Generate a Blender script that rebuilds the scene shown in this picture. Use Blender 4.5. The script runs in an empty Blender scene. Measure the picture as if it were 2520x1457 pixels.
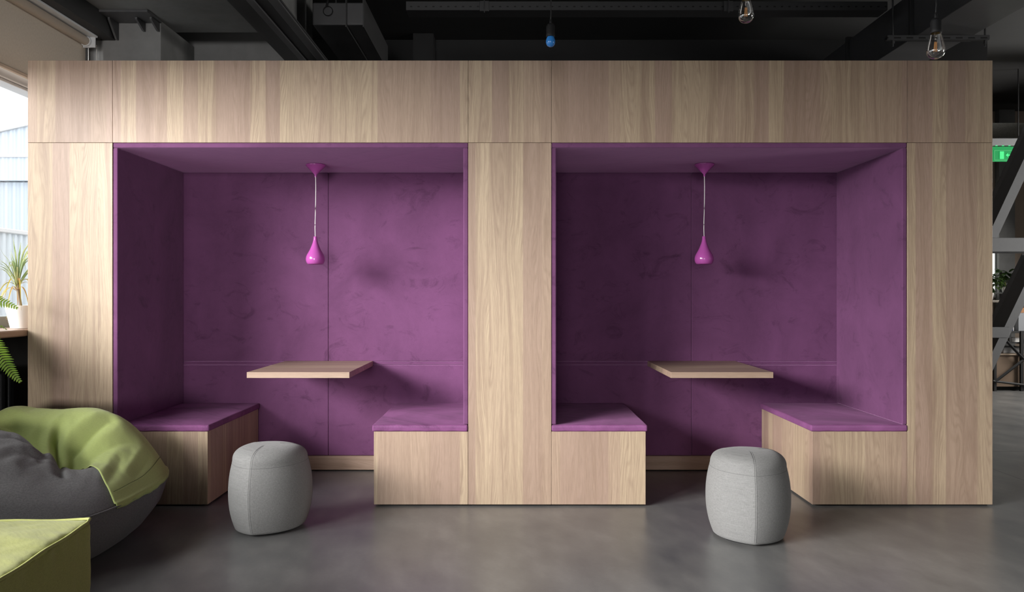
import bpy, bmesh, math, random
from mathutils import Vector, Matrix
PI = math.pi
scene = bpy.context.scene

# ------------------------------------------------------------------ camera
F = 1958.0                      # focal length in pixels of the 2520 wide frame
CAMZ = 1.18
cam_data = bpy.data.cameras.new('camera')
cam_data.sensor_width = 36.0
cam_data.lens = 36.0 * F / 2520.0
cam_data.shift_x = 5.0 / 2520.0
cam_data.shift_y = -1.5 / 2520.0
cam_data.clip_start = 0.05
cam = bpy.data.objects.new('camera', cam_data)
cam.location = (0, 0, CAMZ)
cam.rotation_euler = (PI / 2, 0, 0)
scene.collection.objects.link(cam)
scene.camera = cam

# ------------------------------------------------------------------ view
scene.view_settings.view_transform = 'Standard'
scene.view_settings.look = 'None'
scene.view_settings.gamma = 1.0
scene.view_settings.use_curve_mapping = False
scene.view_settings.exposure = 0.0

# ------------------------------------------------------------------ daylight and added fill lights
world = bpy.data.worlds.new('overcast_sky')
scene.world = world
world.use_nodes = True
world.node_tree.nodes['Background'].inputs[0].default_value = (0.93, 0.97, 1.0, 1)
world.node_tree.nodes['Background'].inputs[1].default_value = 2.6

def area_light(name, loc, direction, sx, sy, watts, color=(1, 1, 1), spread=180):
    l = bpy.data.lights.new(name, 'AREA')
    l.shape = 'RECTANGLE'; l.size = sx; l.size_y = sy
    l.energy = watts; l.color = color; l.spread = math.radians(spread)
    o = bpy.data.objects.new(name, l)
    o.location = loc
    o.rotation_euler = Vector(direction).to_track_quat('-Z', 'Y').to_euler()
    scene.collection.objects.link(o)
    return o
# bright overcast sky seen from the windows of the left wall
SKY_W = 600
KEY_W = 880
area_light('sky_light', (-6.6, -4.0, 4.2), (1, 0.03, -0.25), 10.6, 4.6, SKY_W, (0.98, 0.99, 1.0))
area_light('bright_sky_light', (-6.9, -1.8, 3.45), (1, 0.52, -0.20), 5.4, 2.2, KEY_W, (1.0, 0.985, 0.96), 95)
area_light('right_fill_light', (8.2, 2.8, 1.9), (-4.0, 3.5, -0.1), 3.2, 1.6, 46, (1, 0.98, 0.95), 100)  # added fill for the steel bracing; the right wall has no window
area_light('rear_fill_light', (-1.6, -9.1, 1.7), (-0.10, 1, -0.05), 3.0, 1.6, 44, (1, 0.98, 0.96), 44)  # added frontal fill from behind the camera; no window is built there
# added fill lamp brightening the far right office, not a modelled window
area_light('far_fill_light', (7.6, 8.2, 2.3), (-0.8, -0.2, -0.5), 1.5, 1.0, 170, (1, 0.97, 0.92))

# ------------------------------------------------------------------ helpers
COL = scene.collection
def X(px, Y): return (px - 1255.0) * Y / F
def Z(py, Y): return CAMZ - (py - 727.0) * Y / F

def tag(o, label=None, cat=None, group=None, kind=None):
    if label: o['label'] = label
    if cat: o['category'] = cat
    if group: o['group'] = group
    if kind: o['kind'] = kind
    return o

def empty(name, loc, label, cat, group=None):
    o = bpy.data.objects.new(name, None)
    o.empty_display_size = 0.1
    o.location = loc
    COL.objects.link(o)
    return tag(o, label, cat, group)

def world_loc(o):
    v = Vector(o.location)
    p = o.parent
    while p is not None:
        v = v + Vector(p.location); p = p.parent
    return v

def obj(name, bm, mat, parent=None, smooth=False, angle=None):
    """bm is in world coordinates"""
    me = bpy.data.meshes.new(name)
    bmesh.ops.recalc_face_normals(bm, faces=bm.faces[:])
    bm.to_mesh(me); bm.free()
    if smooth:
        me.shade_smooth()
        if angle: me.set_sharp_from_angle(angle=math.radians(angle))
    o = bpy.data.objects.new(name, me)
    COL.objects.link(o)
    mats = mat if isinstance(mat, (list, tuple)) else [mat]
    for m in mats: me.materials.append(m)
    if parent is not None:
        o.parent = parent
        o.location = -world_loc(parent)
    return o

def recentre(o, c):
    """move a top-level mesh's origin to c"""
    c = Vector(c)
    o.data.transform(Matrix.Translation(-c)); o.location = c
    return o

def add_box(bm, x0, x1, y0, y1, z0, z1, bev=0.0, seg=1, mat=0):
    x0, x1 = min(x0, x1), max(x0, x1); y0, y1 = min(y0, y1), max(y0, y1); z0, z1 = min(z0, z1), max(z0, z1)
    vs = [bm.verts.new(p) for p in ((x0,y0,z0),(x1,y0,z0),(x1,y1,z0),(x0,y1,z0),(x0,y0,z1),(x1,y0,z1),(x1,y1,z1),(x0,y1,z1))]
    fs = [bm.faces.new([vs[i] for i in f]) for f in ((0,3,2,1),(4,5,6,7),(0,1,5,4),(1,2,6,5),(2,3,7,6),(3,0,4,7))]
    for f in fs: f.material_index = mat
    if bev > 0:
        es = list({e for f in fs for e in f.edges})
        bmesh.ops.bevel(bm, geom=es, offset=bev, segments=seg, affect='EDGES', profile=0.5, clamp_overlap=True)
    return vs

def box(name, b, mat, parent=None, bev=0.0, seg=1, smooth=False):
    bm = bmesh.new(); add_box(bm, *b, bev=bev, seg=seg)
    o = obj(name, bm, mat, parent, smooth=smooth)
    if smooth:
        m = o.modifiers.new('wn', 'WEIGHTED_NORMAL'); m.keep_sharp = True; m.weight = 90
    return o

def add_lathe(bm, prof, c=(0, 0, 0), seg=32, cap0=False, cap1=False):
    rings = []
    for r, z in prof:
        rings.append([bm.verts.new((c[0] + r*math.cos(2*PI*i/seg), c[1] + r*math.sin(2*PI*i/seg), c[2] + z)) for i in range(seg)])
    for a, b in zip(rings, rings[1:]):
        for i in range(seg):
            bm.faces.new((a[i], a[(i+1) % seg], b[(i+1) % seg], b[i]))
    if cap0: bm.faces.new(rings[0][::-1])
    if cap1: bm.faces.new(rings[-1])

def add_tube(bm, pts, r, seg=8, caps=True):
    pts = [Vector(p) for p in pts]
    rr = r if isinstance(r, (list, tuple)) else [r] * len(pts)
    rings = []
    up = Vector((0, 0, 1))
    for i, p in enumerate(pts):
        d = (pts[min(i+1, len(pts)-1)] - pts[max(i-1, 0)]).normalized()
        u = d.cross(up)
        if u.length < 0.02: u = d.cross(Vector((1, 0, 0)))
        u.normalize(); w = d.cross(u)
        rings.append([bm.verts.new(p + rr[i]*(math.cos(2*PI*k/seg)*u + math.sin(2*PI*k/seg)*w)) for k in range(seg)])
    for a, b in zip(rings, rings[1:]):
        for k in range(seg):
            bm.faces.new((a[k], a[(k+1) % seg], b[(k+1) % seg], b[k]))
    if caps:
        bm.faces.new(rings[0]); bm.faces.new(rings[-1][::-1])

def add_prism(bm, poly, axis, a, b):
    """extrude a polygon: axis 'y' polygon is (x,z); axis 'x' polygon is (y,z); axis 'z' polygon is (x,y)"""
    def P(p, t):
        return {'y': (p[0], t, p[1]), 'x': (t, p[0], p[1]), 'z': (p[0], p[1], t)}[axis]
    v0 = [bm.verts.new(P(p, a)) for p in poly]; v1 = [bm.verts.new(P(p, b)) for p in poly]
    n = len(poly)
    bm.faces.new(v0); bm.faces.new(v1[::-1])
    for i in range(n): bm.faces.new((v0[i], v0[(i+1) % n], v1[(i+1) % n], v1[i]))

def catmull(pts, n=8):
    pts = [Vector(p) for p in pts]; out = []
    P = [2*pts[0]-pts[1]] + pts + [2*pts[-1]-pts[-2]]
    for i in range(1, len(P)-2):
        for k in range(n):
            t = k / n
            out.append(0.5*((2*P[i]) + (P[i+1]-P[i-1])*t + (2*P[i-1]-5*P[i]+4*P[i+1]-P[i+2])*t*t + (3*P[i]-P[i-1]-3*P[i+1]+P[i+2])*t**3))
    out.append(pts[-1]); return out

# ------------------------------------------------------------------ materials
class NT:
    def __init__(s, name):
        s.m = bpy.data.materials.new(name); s.m.use_nodes = True
        s.t = s.m.node_tree; s.bsdf = s.t.nodes['Principled BSDF']; s.out = s.t.nodes['Material Output']
    def n(s, typ, **kw):
        nd = s.t.nodes.new(typ)
        for k, v in kw.items(): setattr(nd, k, v)
        return nd
    def l(s, a, b): s.t.links.new(a, b)
    def val(s, sock, v):
        if hasattr(v, 'links') or isinstance(v, bpy.types.NodeSocket): s.l(v, sock)
        else: sock.default_value = v
    def math(s, op, a, b=None, c=None):
        nd = s.n('ShaderNodeMath', operation=op)
        s.val(nd.inputs[0], a)
        if b is not None: s.val(nd.inputs[1], b)
        if c is not None: s.val(nd.inputs[2], c)
        return nd.outputs[0]
    def mix(s, f, a, b, blend='MIX'):
        nd = s.n('ShaderNodeMix', data_type='RGBA', blend_type=blend)
        s.val(nd.inputs[0], f)
        s.val(nd.inputs[6], a if not isinstance(a, tuple) else (*a[:3], 1)); s.val(nd.inputs[7], b if not isinstance(b, tuple) else (*b[:3], 1))
        return nd.outputs[2]
    def ramp(s, f, stops):
        nd = s.n('ShaderNodeValToRGB'); cr = nd.color_ramp
        while len(cr.elements) < len(stops): cr.elements.new(0.5)
        for e, (p, c) in zip(cr.elements, stops):
            e.position = p; e.color = (*c, 1) if isinstance(c, tuple) else (c, c, c, 1)
        s.l(f, nd.inputs[0]); return nd.outputs[0]
    def xyz(s):
        tc = s.n('ShaderNodeTexCoord'); sp = s.n('ShaderNodeSeparateXYZ'); s.l(tc.outputs['Object'], sp.inputs[0])
        return sp.outputs
    def comb(s, x, y, z=0.0):
        c = s.n('ShaderNodeCombineXYZ')
        for i, v in enumerate((x, y, z)): s.val(c.inputs[i], v)
        return c.outputs[0]
    def noise(s, vec, scale=1.0, detail=2.0, rough=0.5, dist=0.0):
        nd = s.n('ShaderNodeTexNoise'); s.l(vec, nd.inputs['Vector'])
        nd.inputs['Scale'].default_value = scale; nd.inputs['Detail'].default_value = detail
        nd.inputs['Roughness'].default_value = rough; nd.inputs['Distortion'].default_value = dist
        return nd.outputs[0]
    def bump(s, h, strength=0.3, dist=0.01):
        b = s.n('ShaderNodeBump'); b.inputs['Strength'].default_value = strength; b.inputs['Distance'].default_value = dist
        s.l(h, b.inputs['Height']); s.l(b.outputs[0], s.bsdf.inputs['Normal'])
    def set(s, **kw):
        for k, v in kw.items():
            sock = s.bsdf.inputs[k.replace('_', ' ')]
            if isinstance(v, tuple) and len(v) == 3: v = (*v, 1)
            s.val(sock, v)
        return s.m

def plain(name, col, rough=0.5, metal=0.0, spec=0.5, var=0.08, scale=6.0):
    t = NT(name)
    tc = t.n('ShaderNodeTexCoord')
    n = t.noise(tc.outputs['Object'], scale, 4, 0.6)
    f = t.math('MULTIPLY_ADD', n, 2*var, 1 - var)
    c = t.mix(1.0, tuple(col), t.comb(f, f, f), 'MULTIPLY')
    return t.set(Base_Color=c, Roughness=rough, Metallic=metal, Specular_IOR_Level=spec)

def wood(name, vertical=True, seed=0.0):
    t = NT(name)
    x, y, z = t.xyz()
    if vertical:
        u = t.math('ADD', t.math('ADD', x, t.math('MULTIPLY', y, 1.0)), 20.0 + seed); v = z
    else:
        u = t.math('ADD', t.math('ADD', t.math('MULTIPLY', z, 1.0), y), 20.0 + seed); v = x
    vor = t.n('ShaderNodeTexVoronoi', voronoi_dimensions='1D', feature='F1')
    vor.inputs['Scale'].default_value = 1.0; vor.inputs['Randomness'].default_value = 0.75
    t.l(t.math('MULTIPLY', u, 11.0), vor.inputs['W'])
    sep = t.n('ShaderNodeSeparateColor'); t.l(vor.outputs['Color'], sep.inputs[0])
    r, g, b = sep.outputs[0], sep.outputs[1], sep.outputs[2]
    # slowly wandering grain field, different in every board
    gx = t.math('MULTIPLY_ADD', u, 8.0, t.math('MULTIPLY', r, 37.0))
    gv = t.math('MULTIPLY_ADD', v, 0.9, t.math('MULTIPLY', g, 23.0))
    fld = t.noise(t.comb(gx, gv, t.math('MULTIPLY', b, 9.0)), 1.0, 1.5, 0.45)
    ring = t.math('SINE', t.math('MULTIPLY_ADD', fld, 150.0, t.math('MULTIPLY', u, 620.0)))
    ring = t.math('MULTIPLY_ADD', ring, 0.5, 0.5)
    ring = t.math('POWER', ring, 3.0)
    ringamt = t.math('MULTIPLY', ring, t.ramp(t.noise(t.comb(t.math('MULTIPLY', u, 17.0), t.math('MULTIPLY', v, 1.9), 3.0), 1.0, 2), [(0.36, 0.25), (0.62, 1.0)]))
    fib = t.noise(t.comb(t.math('MULTIPLY', u, 420.0), t.math('MULTIPLY', v, 14.0), 0.0), 1.0, 3, 0.65)
    streak = t.noise(t.comb(t.math('MULTIPLY_ADD', u, 34.0, t.math('MULTIPLY', fld, 5.0)), t.math('MULTIPLY', v, 0.7), 7.0), 1.0, 3, 0.55)
    base = t.ramp(r, [(0.0, (0.462, 0.354, 0.244)), (0.30, (0.488, 0.376, 0.260)), (0.55, (0.412, 0.298, 0.219)), (0.80, (0.358, 0.250, 0.193)), (1.0, (0.400, 0.281, 0.217))])
    st = t.ramp(streak, [(0.40, 0.0), (0.52, 0.28), (0.66, 1.0)])
    c = t.mix(t.math('MULTIPLY', st, 0.72), base, (0.300, 0.205, 0.150))
    mid = t.noise(t.comb(t.math('MULTIPLY_ADD', u, 120.0, t.math('MULTIPLY', fld, 14.0)), t.math('MULTIPLY', v, 2.2), 4.0), 1.0, 3, 0.6)
    c = t.mix(t.ramp(mid, [(0.48, 0.0), (0.72, 0.55)]), c, (0.270, 0.180, 0.130))
    c = t.mix(t.math('MULTIPLY', ringamt, 0.50), c, (0.285, 0.200, 0.140))
    ff = t.math('MULTIPLY_ADD', fib, 0.60, 0.70)
    c = t.mix(1.0, c, t.comb(ff, ff, ff), 'MULTIPLY')
    t.bump(fib, 0.06, 0.002)
    return t.set(Base_Color=c, Roughness=0.46, Specular_IOR_Level=0.45)

def velvet(name, col=(0.190, 0.072, 0.172), seed=0.0, amp=1.15, sheen=1.0):
    t = NT(name)
    x, y, z = t.xyz()
    vec = t.comb(t.math('ADD', x, seed), y, z)
    n1 = t.noise(vec, 2.3, 5, 0.62, 0.7)
    n2 = t.noise(t.comb(t.math('MULTIPLY', t.math('ADD', x, y), 6.0), seed, t.math('MULTIPLY', z, 1.4)), 1.0, 3, 0.5)
    n3 = t.noise(vec, 28.0, 3, 0.6)
    n4 = t.noise(vec, 700.0, 2, 0.5)
    f = t.math('MULTIPLY_ADD', n1, 0.55*amp, 0.84 - 0.28*amp)
    f = t.math('ADD', f, t.math('MULTIPLY_ADD', n2, 0.22, -0.11))
    f = t.math('ADD', f, t.math('MULTIPLY_ADD', n3, 0.10, -0.05))
    f = t.math('ADD', f, t.math('MULTIPLY_ADD', n4, 0.30, -0.15))
    n5 = t.noise(t.comb(t.math('MULTIPLY', t.math('ADD', x, y), 5.0), t.math('MULTIPLY', z, 7.0), seed), 1.0, 5, 0.7, 1.2)
    f = t.math('SUBTRACT', f, t.ramp(n5, [(0.56, 0.0), (0.74, 0.30)]))
    c = t.mix(1.0, col, t.comb(f, f, f), 'MULTIPLY')
    t.bump(n1, 0.25, 0.012)
    return t.set(Base_Color=c, Roughness=0.85, Specular_IOR_Level=0.15, Sheen_Weight=sheen, Sheen_Roughness=0.35, Sheen_Tint=(0.85, 0.46, 0.80))

def cloth(name, col, weave=(650.0, 650.0), amt=0.5, var=0.12, dark=None):
    t = NT(name)
    x, y, z = t.xyz()
    h = t.noise(t.comb(t.math('MULTIPLY', t.math('ADD', x, y), 70.0), t.math('MULTIPLY', z, weave[0]*0.5), 0.0), 1.0, 2, 0.6)
    w = t.noise(t.comb(t.math('MULTIPLY', t.math('SUBTRACT', x, y), weave[1]*0.5), t.math('MULTIPLY', z, 90.0), t.math('MULTIPLY', t.math('ADD', x, y), weave[1]*0.5)), 1.0, 2, 0.6)
    tc = t.n('ShaderNodeTexCoord')
    big = t.noise(tc.outputs['Object'], 3.0, 3, 0.5)
    f = t.math('ADD', t.math('MULTIPLY', h, amt*1.5), t.math('MULTIPLY', w, amt*1.5))
    f = t.math('ADD', f, t.math('MULTIPLY_ADD', big, var, 1 - amt*1.5 - var/2))
    c = t.mix(1.0, col, t.comb(f, f, f), 'MULTIPLY')
    t.bump(h, 0.15, 0.002)
    return t.set(Base_Color=c, Roughness=0.9, Specular_IOR_Level=0.2, Sheen_Weight=0.15)

M = {}
M['wood_v'] = wood('oak_laminate_upright')
M['wood_v2'] = wood('oak_laminate_upright_second', True, 3.37)
M['wood_h'] = wood('oak_laminate_level', False, 1.3)
M['velvet'] = velvet('purple_velvet')
M['velvet2'] = velvet('purple_velvet_second', seed=5.3)
M['velvet_seat'] = velvet('purple_velvet_seat', (0.250, 0.086, 0.222), 9.1, 2.6, 0.12)
M['grey_cloth'] = cloth('light_grey_wool', (0.205, 0.204, 0.201), amt=0.42)
M['seam_grey'] = plain('grey_seam_thread', (0.13, 0.13, 0.13), 0.9)
M['bag_grey'] = cloth('charcoal_melange_cloth', (0.150, 0.147, 0.148), (500, 500), 0.6)
M['bag_green'] = cloth('moss_green_cotton', (0.43, 0.50, 0.175), (800, 800), 0.2, 0.1)
M['cube_green'] = cloth('lime_green_cotton', (0.36, 0.375, 0.115), (700, 700), 0.3, 0.1)
M['lamp_paint'] = plain('magenta_gloss_enamel', (0.42, 0.085, 0.35), 0.16, var=0.0)
M['lamp_inner'] = plain('white_lamp_inside', (0.55, 0.5, 0.55), 0.5)
M['white_cord'] = plain('white_fabric_cord', (0.75, 0.73, 0.72), 0.6)
M['black_plastic'] = plain('black_plastic', (0.012, 0.012, 0.013), 0.55)
M['black_gap'] = plain('dark_recess', (0.01, 0.01, 0.01), 0.9)
M['dark_paint'] = plain('black_painted_concrete', (0.028, 0.028, 0.029), 0.75, var=0.25, scale=3)
M['dark_paint2'] = plain('charcoal_painted_concrete', (0.19, 0.19, 0.188), 0.7, var=0.4, scale=4)
M['steel_dark'] = plain('black_painted_steel', (0.06, 0.06, 0.062), 0.45, var=0.2, scale=9)
M['steel_grey'] = plain('grey_painted_steel', (0.33, 0.335, 0.345), 0.4, var=0.08, scale=14)
M['duct'] = plain('dark_grey_duct_metal', (0.12, 0.12, 0.125), 0.42, var=0.35, scale=2.5)
M['white_frame'] = plain('white_window_profile', (0.62, 0.64, 0.66), 0.35)
M['greygreen'] = plain('grey_green_window_profile', (0.30, 0.34, 0.32), 0.4)
M['black_iron'] = plain('matt_black_iron', (0.008, 0.008, 0.009), 0.6)
M['radiator'] = plain('dark_grey_radiator', (0.022, 0.023, 0.025), 0.5)
M['white_pot'] = plain('white_ceramic', (0.78, 0.76, 0.74), 0.35, var=0.02)
M['soil'] = plain('dark_soil', (0.03, 0.02, 0.012), 0.95, var=0.4, scale=60)

def glass_pane():
    t = NT('window_glass')
    tr = t.n('ShaderNodeBsdfTransparent'); gl = t.n('ShaderNodeBsdfGlossy'); gl.inputs['Roughness'].default_value = 0.02
    fr = t.n('ShaderNodeLayerWeight'); fr.inputs[0].default_value = 0.5
    mx = t.n('ShaderNodeMixShader'); t.l(t.math('MULTIPLY_ADD', t.math('POWER', fr.outputs['Facing'], 4.0), 0.25, 0.03), mx.inputs[0]); t.l(tr.outputs[0], mx.inputs[1]); t.l(gl.outputs[0], mx.inputs[2])
    t.l(mx.outputs[0], t.out.inputs[0]); return t.m
M['glass'] = glass_pane()

def bulb_glass():
    t = NT('clear_bulb_glass')
    tr = t.n('ShaderNodeBsdfTransparent'); tr.inputs[0].default_value = (0.93, 0.92, 0.9, 1)
    gl = t.n('ShaderNodeBsdfGlossy'); gl.inputs['Roughness'].default_value = 0.03
    lw = t.n('ShaderNodeLayerWeight'); lw.inputs[0].default_value = 0.45
    f = t.math('MULTIPLY_ADD', lw.outputs['Facing'], 0.75, 0.07)
    f = t.math('MINIMUM', f, 0.9)
    mx = t.n('ShaderNodeMixShader'); t.l(f, mx.inputs[0]); t.l(tr.outputs[0], mx.inputs[1]); t.l(gl.outputs[0], mx.inputs[2])
    t.l(mx.outputs[0], t.out.inputs[0]); return t.m
M['bulb_glass'] = bulb_glass()
M['filament'] = plain('amber_filament', (0.75, 0.36, 0.12), 0.4)
M['brass'] = plain('brass_cap', (0.45, 0.33, 0.12), 0.35, 0.8)
M['blue_bulb'] = plain('blue_lacquered_bulb', (0.035, 0.22, 0.62), 0.2, var=0.0)

def blind_mat():
    t = NT('beige_blind_cloth')
    x, y, z = t.xyz()
    n = t.noise(t.comb(t.math('MULTIPLY', y, 160.0), t.math('MULTIPLY', z, 60.0), x), 1.0, 3, 0.6)
    f = t.math('MULTIPLY_ADD', n, 0.35, 0.82)
    c = t.mix(1.0, (0.53, 0.48, 0.42), t.comb(f, f, f), 'MULTIPLY')
    d = t.n('ShaderNodeBsdfDiffuse'); tl = t.n('ShaderNodeBsdfTranslucent')
    t.l(c, d.inputs[0]); t.l(c, tl.inputs[0])
    mx = t.n('ShaderNodeMixShader'); mx.inputs[0].default_value = 0.22
    t.l(d.outputs[0], mx.inputs[1]); t.l(tl.outputs[0], mx.inputs[2]); t.l(mx.outputs[0], t.out.inputs[0])
    return t.m
M['blind'] = blind_mat()
M['blind_tube'] = plain('beige_blind_roll', (0.40, 0.34, 0.28), 0.7)

def floor_mat():
    t = NT('polished_concrete')
    x, y, z = t.xyz()
    vec = t.comb(x, y, 0.0)
    big = t.noise(vec, 0.9, 5, 0.55, 0.3)
    mid = t.noise(t.comb(t.math('MULTIPLY_ADD', y, 3.0, t.math('MULTIPLY', x, 2.0)), t.math('MULTIPLY', x, 5.0), 2.0), 1.0, 4, 0.6, 0.0)
    spk = t.noise(vec, 55.0, 4, 0.7)
    f = t.math('ADD', t.math('MULTIPLY', big, 0.55), t.math('MULTIPLY', mid, 0.45))
    c = t.ramp(f, [(0.34, (0.100, 0.102, 0.106)), (0.50, (0.150, 0.149, 0.147)), (0.66, (0.225, 0.220, 0.213))])
    sf = t.math('MULTIPLY_ADD', spk, 0.20, 0.90)
    c = t.mix(1.0, c, t.comb(sf, sf, sf), 'MULTIPLY')
    j1 = t.math('LESS_THAN', t.math('ABSOLUTE', t.math('SUBTRACT', x, 3.28)), 0.003)
    j2 = t.math('LESS_THAN', t.math('ABSOLUTE', t.math('SUBTRACT', y, 6.02)), 0.004)
    j = t.math('MAXIMUM', j1, j2)
    c = t.mix(j, c, (0.012, 0.011, 0.010))
    ro = t.math('MULTIPLY_ADD', f, 0.08, 0.272)
    return t.set(Base_Color=c, Roughness=ro, Specular_IOR_Level=0.55)
M['floor'] = floor_mat()

# ------------------------------------------------------------------ room shell
def struct(name, boxes, mat, bev=0.0):
    bm = bmesh.new()
    for b in boxes: add_box(bm, *b, bev=bev)
    return tag(obj(name, bm, mat), kind='structure')

XW = -2.98          # inner face of the window wall
struct('floor', [(-3.2, 8.6, -9.3, 12.2, -0.12, 0.0)], M['floor'])
struct('ceiling', [(-3.2, -1.58, -9.3, 5.9, 3.13, 3.9)], M['dark_paint2'])
struct('ceiling', [(-1.58, 8.6, -9.3, 12.2, 3.75, 3.9), (-3.2, -1.58, 5.9, 12.2, 3.75, 3.9)], M['dark_paint'])
ys = [(3.9, 5.58), (2.12, 3.8), (0.34, 2.02), (-1.44, 0.24), (-3.22, -1.54), (-5.0, -3.32), (-6.78, -5.1), (-8.56, -6.88)]
wl = [(-3.2, XW, -9.3, 12.2, 0.0, 0.95), (-3.2, XW, 5.58, 12.2, 0.95, 3.75), (-3.2, XW, -9.3, -8.56, 0.95, 3.13), (-3.2, XW, -8.56, 3.8, 2.50, 3.13), (-3.2, XW, 3.8, 5.58, 2.99, 3.13)]
for a, b in zip(ys, ys[1:]): wl.append((-3.2, XW, b[1], a[0], 0.95, 2.99 if a[0] > 3.8 else 2.5))
struct('wall_left', wl, M['dark_paint2'])
struct('wall_back_left', [(XW, -2.48, 5.65, 6.25, 0.0, 3.13), (XW, -1.60, 6.25, 6.45, 0.0, 3.75)], M['dark_paint2'])
struct('wall_back', [(-2.98, 4.80, 8.0, 8.2, 0.0, 3.75)], M['dark_paint'])
box_wall_r = struct('wall_right', [(8.4, 8.6, -9.3, 12.2, 0.0, 3.75)], plain('grey_plaster', (0.22, 0.21, 0.20), 0.8))
struct('wall_front', [(-3.2, 8.6, -9.5, -9.3, 0.0, 3.9)], plain('grey_plaster_front', (0.20, 0.19, 0.19), 0.8))
M['beige_wall'] = plain('beige_plaster', (0.36, 0.29, 0.235), 0.85)
struct('wall_far', [(-3.0, 8.6, 11.1, 12.2, 0.0, 3.75)], M['beige_wall'])
# black beam above the blind along the window wall
struct('trim_1', [(XW, -2.80, -9.3, 5.65, 2.99, 3.13)], M['dark_paint'], 0.002)
# window sill
sill = struct('trim_2', [(-3.0, -2.70, -8.9, 5.58, 0.952, 0.989)], plain('beech_sill', (0.42, 0.28, 0.20), 0.4, var=0.06, scale=14), 0.006)

for k, (a, b) in enumerate(ys):
    top = 2.99 if k == 0 else 2.50
    w = tag(bpy.data.objects.new('window_%d' % (k + 1), None), kind='structure')
    w.location = (-3.06, (a+b)/2, 0.95); COL.objects.link(w)
    bm = bmesh.new()
    fr = 0.055
    for bb in ((-3.10, -3.02, a, a+fr, 0.95, top), (-3.10, -3.02, b-fr, b, 0.95, top), (-3.10, -3.02, a+fr, b-fr, top-0.045, top)):
        add_box(bm, *bb, bev=0.004)
    if k == 0: add_box(bm, -3.11, -2.992, a+fr, b-fr, 2.468, 2.535, bev=0.006); add_box(bm, -3.10, -3.0, a+fr, b-fr, 2.448, 2.466, bev=0.003)
    obj('window_frame', bm, M['white_frame'], w)
    bm = bmesh.new(); add_box(bm, -3.10, -3.02, a+fr, b-fr, 0.95, 1.055, bev=0.004)
    obj('window_rail', bm, M['greygreen'], w)
    bm = bmesh.new(); add_box(bm, -3.068, -3.062, a+fr, b-fr, 1.055, top-0.045)
    obj('window_pane', bm, M['glass'], w)

# ------------------------------------------------------------------ roller blind
rb = empty('roller_blind', (-2.93, 4.7, 2.95), 'beige fabric roller blind drawn half down over the window', 'blind')
bm = bmesh.new(); add_box(bm, -2.972, -2.970, 3.86, 5.565, 2.53, 2.95); obj('blind_cloth', bm, M['blind'], rb)
bm = bmesh.new(); add_tube(bm, [(-2.945, 3.84, 2.945), (-2.945, 5.52, 2.945)], 0.030, 20); obj('roller_tube', bm, M['blind_tube'], rb, True, 40)
bm = bmesh.new(); add_box(bm, -2.978, -2.962, 3.86, 5.565, 2.512, 2.537, bev=0.004); obj('bottom_bar', bm, plain('cream_blind_bar', (0.55, 0.46, 0.38), 0.5), rb)
bm = bmesh.new(); add_box(bm, -2.975, -2.875, 3.84, 5.55, 2.976, 2.989, bev=0.002); obj('headrail', bm, M['white_frame'], rb)
bm = bmesh.new(); add_box(bm, -2.975, -2.885, 5.535, 5.542, 2.905, 2.988, bev=0.001); add_tube(bm, [(-2.945, 5.515, 2.945), (-2.945, 5.56, 2.945)], 0.036, 20); obj('end_bracket', bm, M['white_frame'], rb)
def bead_chain(x, y, z0, z1, parent):
    bm = bmesh.new(); n = int((z1 - z0) / 0.010)
    for i in range(n):
        bmesh.ops.create_icosphere(bm, subdivisions=1, radius=0.0032, matrix=Matrix.Translation((x, y, z0 + (i + .5) * (z1 - z0) / n)))
    add_tube(bm, [(x, y, z0), (x, y, z1)], 0.001, 5)
    obj('bead_chain', bm, M['white_pot'], parent)
bead_chain(-2.962, 5.59, 1.30, 2.94, rb); bead_chain(-2.905, 5.59, 1.30, 2.94, rb)

# steel gusset plates on the back left wall
M['gusset'] = plain('grey_painted_steel_plate', (0.075, 0.075, 0.078), 0.5, var=0.2)
bp = empty('beam_bearing', (-2.7, 5.6, 3.0), 'dark steel bearing plate with four gussets at the top of the back wall', 'bracket')
box('bearing_plate', (-2.965, -2.47, 5.42, 5.648, 3.112, 3.1295), M['gusset'], bp, 0.002)
for x, zb, dep in ((-2.90, 2.99, 0.11), (-2.79, 2.99, 0.13), (-2.60, 3.05, 0.13), (-2.50, 3.05, 0.13)):
    bm = bmesh.new(); add_prism(bm, [(5.648, zb), (5.648, 3.111), (5.648 - dep, 3.111), (5.648 - dep, 3.095), (5.62, zb)], 'x', x, x + 0.014)
    obj('gusset', bm, M['gusset'], bp)

# ------------------------------------------------------------------ booth frame
YF, YB = 4.45, 5.35
XL, XR = -2.698, 2.700
ZT, ZS = 2.494, 2.034
xs = [XL, -2.223, -0.234, 0.232, 2.223, XR]
g = 0.0009
booth = empty('booth_frame', (0, 4.9, 0), 'long oak laminate frame around two purple seating alcoves', 'booth')
for i in range(5):
    bm = bmesh.new(); add_box(bm, xs[i] + g, xs[i+1] - g, YF, YF + 0.018, ZS + g, ZT, bev=0.0008)
    obj('header_panel', bm, M['wood_v'], booth)
for a, b in ((0, 1), (2, 3), (4, 5)):
    bm = bmesh.new(); add_box(bm, xs[a] + g, xs[b] - g, YF, YF + 0.018, 0.010, ZS - g, bev=0.0008)
    obj('pillar_panel', bm, M['wood_v2'], booth)
box('side_panel', (XL, XL + 0.018, YF + 0.0185, 5.45, 0.010, ZT), M['wood_v'], booth, 0.0008)
box('side_panel', (XR - 0.018, XR, YF + 0.0185, 5.45, 0.010, ZT), M['wood_v'], booth, 0.0008)
box('top_panel', (XL + 0.019, XR - 0.019, YF + 0.019, 5.45, ZT - 0.02, ZT - 0.002), M['wood_v'], booth)
bm = bmesh.new()    # carcass behind the panels, carrying the pads
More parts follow.
